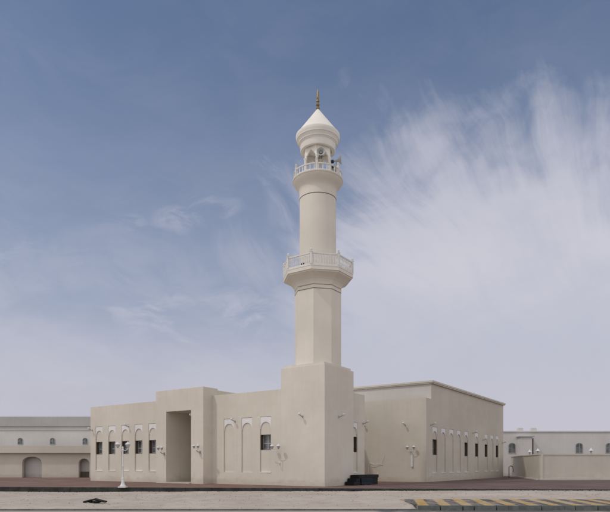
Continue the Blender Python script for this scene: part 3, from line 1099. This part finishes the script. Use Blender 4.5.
# kerb of the yard, individual stones with joints in one strip
bm = bmesh.new()
x = -74.0
while x < 88:
    L_ = 0.95
    p, q = W(x, kerbY(x)), W(x + L_, kerbY(x + L_))
    tt = (q - p).normalized()
    nn = Vector((-tt.y, tt.x, 0))
    j = random.uniform(-0.012, 0.012)
    mt = Matrix(((tt.x, nn.x, 0, p.x), (tt.y, nn.y, 0, p.y), (0, 0, 1, 0), (0, 0, 0, 1)))
    ln = (q - p).length - 0.015
    vs = [bm.verts.new(mt @ Vector(c_)) for c_ in ((0, j, -0.6), (ln, j, -0.6), (ln, j, -0.03), (0, j, -0.03), (0, 0.03 + j, 0.006 + j * .4), (ln, 0.03 + j, 0.006 + j * .4),
                                                  (ln, 0.158, 0.006), (0, 0.158, 0.006), (0, 0.158, -0.6), (ln, 0.158, -0.6))]
    for f in ((0, 1, 2, 3), (3, 2, 5, 4), (4, 5, 6, 7), (7, 6, 9, 8), (0, 3, 4, 7, 8), (1, 2, 5, 6, 9)):
        bm.faces.new([vs[k] for k in f])
    x += L_
tag(obj('kerb', bm, M['kerb']), kind='structure')


# sand verge between road and yard
APX, APY, APZ = 4.93, 29.8, -0.16


def heap(xc, Y):
    """sand drifted level with the painted apron"""
    u = max(0, min(1, (xc - 3.2) / 1.8))
    u = u * u * (3 - 2 * u)
    base = -0.317 * (1 - (Y - 25) / 14.5) + sand_kz(xc) * (Y - 25) / 14.5
    if Y < APY:
        target = APZ - 0.012
        return u * (target - base) * min(1, max(0, (Y - 25.1) / 0.8)) if xc < APX - 0.02 else -0.12
    return u * max(0, APZ - 0.012 - base) * max(0, 1 - (Y - APY) / 3.5)


def hn(x, y):
    from mathutils import noise as N
    return N.noise(Vector((x * 0.35, y * 0.6, 0))) * 0.05 + N.noise(Vector((x * 1.7, y * 2.0, 5))) * 0.018


ROADY = 25.0
ROADZ = -0.375
bm = bmesh.new()
nx, ny = 520, 44
grid = []
for j in range(ny + 1):
    row = []
    for i in range(nx + 1):
        xc = -45 + 90 * i / nx
        yk = kerbY(xc) - 0.002
        t = j / ny
        Y = ROADY + 0.12 + (yk - ROADY - 0.12) * t
        z = (-0.317) * (1 - t) + sand_kz(xc) * t
        fade = min(1, t * 6) * min(1, (1 - t) * 12 + 0.35)
        z += hn(xc, Y) * fade * (0.4 if Y < 28 and xc > 2.5 else 1.0) + heap(xc, Y)
        row.append(bm.verts.new(W(xc, Y, z)))
    grid.append(row)
for j in range(ny):
    for i in range(nx):
        bm.faces.new((grid[j][i], grid[j][i + 1], grid[j + 1][i + 1], grid[j + 1][i]))
tag(obj('sand', bm, M['sand'], None, 80), kind='structure')

# road
bm = bmesh.new()
bm.faces.new([bm.verts.new(W(x, y, ROADZ)) for x, y in ((-200, 9), (200, 9), (200, ROADY), (-200, ROADY))])
tag(obj('road', bm, M['asphalt']), kind='structure')

# flush edging strip along the road
bm = bmesh.new()
x = -45.0
while x < 4.9:
    j = random.uniform(-0.008, 0.008)
    v8 = box(bm, 0, 0.985, 0, 0.06, -0.55, -0.315 + j, Matrix.Translation(W(x, ROADY - 0.012)) @ Matrix.Rotation(YAW, 4, 'Z'))
    x += 1.0
tag(obj('road_edging', bm, M['kerbgrey']), kind='structure')

# paved apron with slanted yellow and dark bars, edged by kerb stones along the road
LK = 44.0
ap = Matrix.Translation(W(APX, ROADY)) @ Matrix.Rotation(YAW, 4, 'Z')
bm = bmesh.new()
x = 0.0
while x < LK:
    ln = random.choice((0.49, 0.98, 0.98))
    j = random.uniform(-0.008, 0.008)
    box(bm, x, x + ln - random.choice((0.008, 0.012, 0.045)), 0.0 + j, 0.16, -0.60, APZ - 0.006 + j * 0.3, ap)
    x += ln
tag(obj('apron_kerb', bm, M['kerbgrey']), kind='structure')
bm = bmesh.new()
box(bm, 0.0, LK, 0.162, APY - ROADY, -0.60, APZ)
o = obj('painted_apron', bm, M['stripes'])
o.matrix_world = ap
tag(o, kind='structure')


# ------------------------------------------------------------------ stones and rubbish
def rock(bm, c_, r, sq=0.6):
    m = bmesh.ops.create_icosphere(bm, subdivisions=1, radius=r)
    k = [random.uniform(0.65, 1.3) for _ in range(3)]
    for v in m['verts']:
        v.co = Vector((v.co.x * k[0], v.co.y * k[1], v.co.z * k[2] * sq)) * random.uniform(0.8, 1.15) + c_


bm = bmesh.new()
for _ in range(1900):
    xc = random.uniform(-22, 22)
    t = random.random() ** 0.9
    Y = ROADY + 0.4 + (kerbY(xc) - ROADY - 0.6) * t
    z = (-0.317) * (1 - t) + sand_kz(xc) * t + hn(xc, Y) * min(1, t * 6) + heap(xc, Y)
    r = random.choice((0.008, 0.010, 0.012, 0.015, 0.02, 0.03)) * random.uniform(0.8, 1.2)
    rock(bm, W(xc, Y, z + r * 0.15), r)
tag(obj('gravel', bm, M['stone']), kind='stuff')
bm = bmesh.new()
for _ in range(900):
    xc = random.uniform(0.5, 24) if random.random() < 0.85 else random.uniform(-20, 1)
    Y = kerbY(xc) - random.uniform(0.0, 0.5) ** 1.3
    r = random.uniform(0.02, 0.06)
    rock(bm, W(xc, Y, sand_kz(xc) + 0.01), r)
tag(obj('rubble', bm, M['rubble']), kind='stuff')


def scrap(xc, Y, z, w_, label, h=0.16):
    bm = bmesh.new()
    for i in range(9):
        rock(bm, W(xc + random.uniform(-w_ / 2, w_ / 2) * 0.8, Y + random.uniform(-0.2, 0.2), z + 0.03), random.uniform(0.08, 0.17), 0.5)
    # a torn flap lying across
    pts = [W(xc - w_ * 0.55, Y, z + 0.02), W(xc - w_ * 0.2, Y - 0.05, z + h * 0.7), W(xc + w_ * 0.02, Y + 0.05, z + h), W(xc + w_ * 0.3, Y, z + h * 0.5), W(xc + w_ * 0.6, Y - 0.05, z + 0.03)]
    for dy in (0, 0.12, 0.22):
        tube(bm, [p + Fv * (dy - 0.1) + Vector((0, 0, random.uniform(-.02, .02))) for p in pts], 0.045, 6)
    tag(obj('scrap_heap', bm, M['dark'], None, 30), label, 'rubbish')


scrap(-10.75, 29.4, -0.30, 1.0, 'black scrap of rubbish lying on the sand at the left, near the road')
scrap(3.35, kerbY(3.35) - 0.25, -0.22, 0.9, 'black rubbish heaped against the kerb in front of the black stack', 0.14)


# ================================================================== NEIGHBOURS
def house_block(o, name, x0, x1, y0, y1, z0, z1, m):
    bm = bmesh.new()
    box(bm, x0, x1, y0, y1, z0, z1)
    return obj(name, bm, m, o)


def arch_rect(cx, z0, w_, h, k=10):
    r = w_ / 2
    return [(cx - r, z0), (cx + r, z0)] + [(cx + r * math.cos(math.pi * i / k), z0 + h - r * 0.7 + r * 0.7 * math.sin(math.pi * i / k)) for i in range(k + 1)]


def small_window(par, poly, P, m='dark', d=0.12, bars=True):
    bm = bmesh.new()
    us = [p[0] for p in poly]
    vs = [p[1] for p in poly]
    cx, cz = (min(us) + max(us)) / 2, (min(vs) + max(vs)) / 2
    inner = [(cx + (u - cx) * 0.84, cz + (v - cz) * 0.88) for u, v in poly]
    prism_poly(bm, poly, [inner], P, -0.06, 0.02)
    o = obj('window', bm, M['frame'], par)
    bm = bmesh.new()
    prism_poly(bm, inner, [], P, -0.02, -0.01)
    obj('pane', bm, M['glass'], o)
    if bars:
        bm = bmesh.new()
        prism_poly(bm, rect(cx - 0.03, min(vs) + .1, cx + 0.03, max(vs) - .1), [], P, -0.05, -0.021)
        prism_poly(bm, rect(min(us) + .1, cz - 0.03, cx - .031, cz + 0.03), [], P, -0.05, -0.021)
        obj('mullion', bm, M['frame'], o)
    return o


PC = lambda u, v, d_: Vector((u, d_, v))     # local front plane, faces local -y
# left: two-storey house and a walled annexe with an arched gateway
hl = empty('neighbour_house', W(-30.0, 82), YAW, 'two-storey pale house with a grey roof band behind the left end of the mosque', 'house')
house_block(hl, 'wall', -34, 1.2, 0, 12, -0.3, 7.1, M['house'])
house_block(hl, 'roof_band', -34.3, 1.5, -0.3, 12.3, 7.101, 8.5, M['housegrey'])
house_block(hl, 'string_course', -34.1, 1.3, -0.12, -0.001, 6.6, 6.8, M['house'])
for cx in (-1.35, -6.0, -10.6, -16.0, -21.5, -27.0):
    small_window(hl, arch_rect(cx, 4.55, 0.75, 0.95), PC)
an = empty('annexe', W(-28.4, 74), YAW, 'low cream annexe with an arched gateway at the left edge, beside the mosque', 'outbuilding')
bm = bmesh.new()
pf = [(-30, -0.3), (-4.05, -0.3)]


def arch_path(x0, x1, zs, zt, k=8):
    cx, r = (x0 + x1) / 2, (x1 - x0) / 2
    return [(x0, -0.3), (x0, zs)] + [(cx - r * math.cos(math.pi * i / k), zs + (zt - zs) * math.sin(math.pi * i / k) ** 0.8) for i in range(1, k)] + [(x1, zs), (x1, -0.3)]


path = [(-30, -0.3)]
for x0, x1 in ((-27.5, -25.5), (-22, -20), (-16, -14), (-10, -8), (-4.9, -2.6), (0.55, 1.9)):
    pass
path = [(-30, -0.3)] + arch_path(-24.0, -21.5, 1.9, 2.7) + arch_path(-17.0, -14.5, 1.9, 2.7) + arch_path(-8.0, -5.5, 1.9, 2.7) + arch_path(-0.75, 0.65, 1.7, 2.45) + [(1.6, -0.3), (1.6, 3.15), (-30, 3.15)]
prism_poly(bm, path, [], PC, 0, 0.5)
obj('wall', bm, M['yard'], an)
house_block(an, 'fascia', -30.1, 1.7, -0.55, 5.2, 3.151, 4.05, M['yard'])
house_block(an, 'rear_wall', -30, 1.6, 5.0, 5.2, -0.3, 3.15, M['yard'])
house_block(an, 'added_pale_backing', -29.9, 1.5, 1.1, 1.25, -0.3, 3.1, M['house'])  # pale wall added close behind the arches to lighten the gateway
bm = bmesh.new()
box(bm, -0.70, 0.60, 0.55, 0.61, 0.0, 0.75)
obj('gate', bm, M['brown'], an)

# right: long pale house behind a cream yard wall
hr = empty('neighbour_house', W(29.5, 86), YAW, 'low pale flat-roofed house with an arched window behind the yard wall at the right', 'house')
house_block(hr, 'wall', -6, 34, 0, 12, -0.3, 6.5, M['house'])
house_block(hr, 'parapet', -6.15, 34.15, -0.1, 12.1, 6.501, 6.72, M['house'])
small_window(hr, arch_rect(1.45, 3.35, 1.1, 1.6), PC)
for cx in (11.5, 16.0, 22.0, 28.0):
    small_window(hr, arch_rect(cx, 3.35, 1.1, 1.6), PC)
bay = house_block(hr, 'bay', 2.3, 4.0, -1.2, -0.001, -0.3, 5.75, M['house'])
house_block(hr, 'bay_slab', 2.1, 4.3, -1.35, -0.001, 5.751, 5.9, M['housegrey'])
bm = bmesh.new()
prism_poly(bm, rect(4.35, 2.4, 4.65, 5.6), [], PC, -0.05, -0.001)
obj('vent_strip', bm, M['brown'], hr)
for cx in (2.95, 5.0):
    house_block(hr, 'chimney', cx - 0.35, cx + 0.35, 0.5, 1.2, 6.721, 7.2, M['house'])

yw = empty('yard_wall', W(29.4, 82), 0, 'cream rendered yard wall in front of the low pale house at the right', 'wall')
yo = W(29.4, 82)


def yard_run(a, b):
    dv = b - a
    mt = Matrix.Translation(a - yo) @ Matrix.Rotation(math.atan2(dv.y, dv.x), 4, 'Z')
    for nm, x0, x1, y0, y1, z0, z1, m in (('wall', 0, dv.length, 0, 0.3, -0.3, 2.70, M['yard']), ('coping', -0.04, dv.length - 0.07, -0.06, 0.36, 2.701, 2.82, M['yard']),
                                          ('footing', -0.1, dv.length - 0.36, -0.35, -0.001, -0.3, 0.14, M['house'])):
        bm = bmesh.new()
        box(bm, x0, x1, y0, y1, z0, z1, mt)
        obj(nm, bm, m, yw)


ya, yb, yc = W(29.4, 82), W(25.15, 61.5), W(62, 66)
yard_run(ya, yb)
yard_run(yb, yc)

wl0 = None
for i, (q0, q1, f_, lab) in enumerate(((ya, yb, 0.66, 'white pyramid-topped lamp on the yard wall, the farther one on the receding stretch'),
                                       (ya, yb, 0.90, 'white pyramid-topped lamp on the yard wall, the nearer one on the receding stretch'),
                                       (yb, yc, 0.16, 'white pyramid-topped lamp on the yard wall, the one past the corner at the far right'))):
    pos = q0.lerp(q1, f_)
    dn = (q1 - q0).normalized()
    pos = pos + Vector((-dn.y, dn.x, 0)) * 0.15
    if wl0 is None:
        o = empty('wall_top_lamp', pos)
        bm = bmesh.new()
        lathe(bm, [(0.10, 2.825), (0.10, 2.87), (0.06, 2.90), (0.13, 3.15)], 12)
        obj('glass_bowl', bm, M['lampglass'], o, 40)
        bm = bmesh.new()
        lathe(bm, [(0.26, 3.151), (0.24, 3.20), (0.10, 3.35), (0.03, 3.45), (0, 3.51)], 12)
        obj('cap', bm, M['lampwhite'], o, 30)
        wl0 = o
    else:
        o = copy_tree(wl0)
    o.location = (pos.x, pos.y, 0.0)
    tag(o, lab, 'lamp', 'lamps on top of the yard wall')

# small tap-like pipe work where the yard wall meets the mosque
pp = W(25.9, 73.0)
bm = bmesh.new()
tube(bm, [pp + Vector((0, 0, 0)), pp + Vector((0, 0, 1.35)), pp + Vector((0.15, 0, 1.5)), pp + Vector((0.4, 0.1, 1.45))], 0.05, 8)
tube(bm, [pp + Vector((0.4, 0.1, 1.45)), pp + Vector((0.55, 0.2, 0.7))], 0.03, 8)
tag(obj('stand_pipe', bm, M['hornin'], None, 40), 'dark thin standpipe against the pale wall at the far end of the right facade', 'pipe')
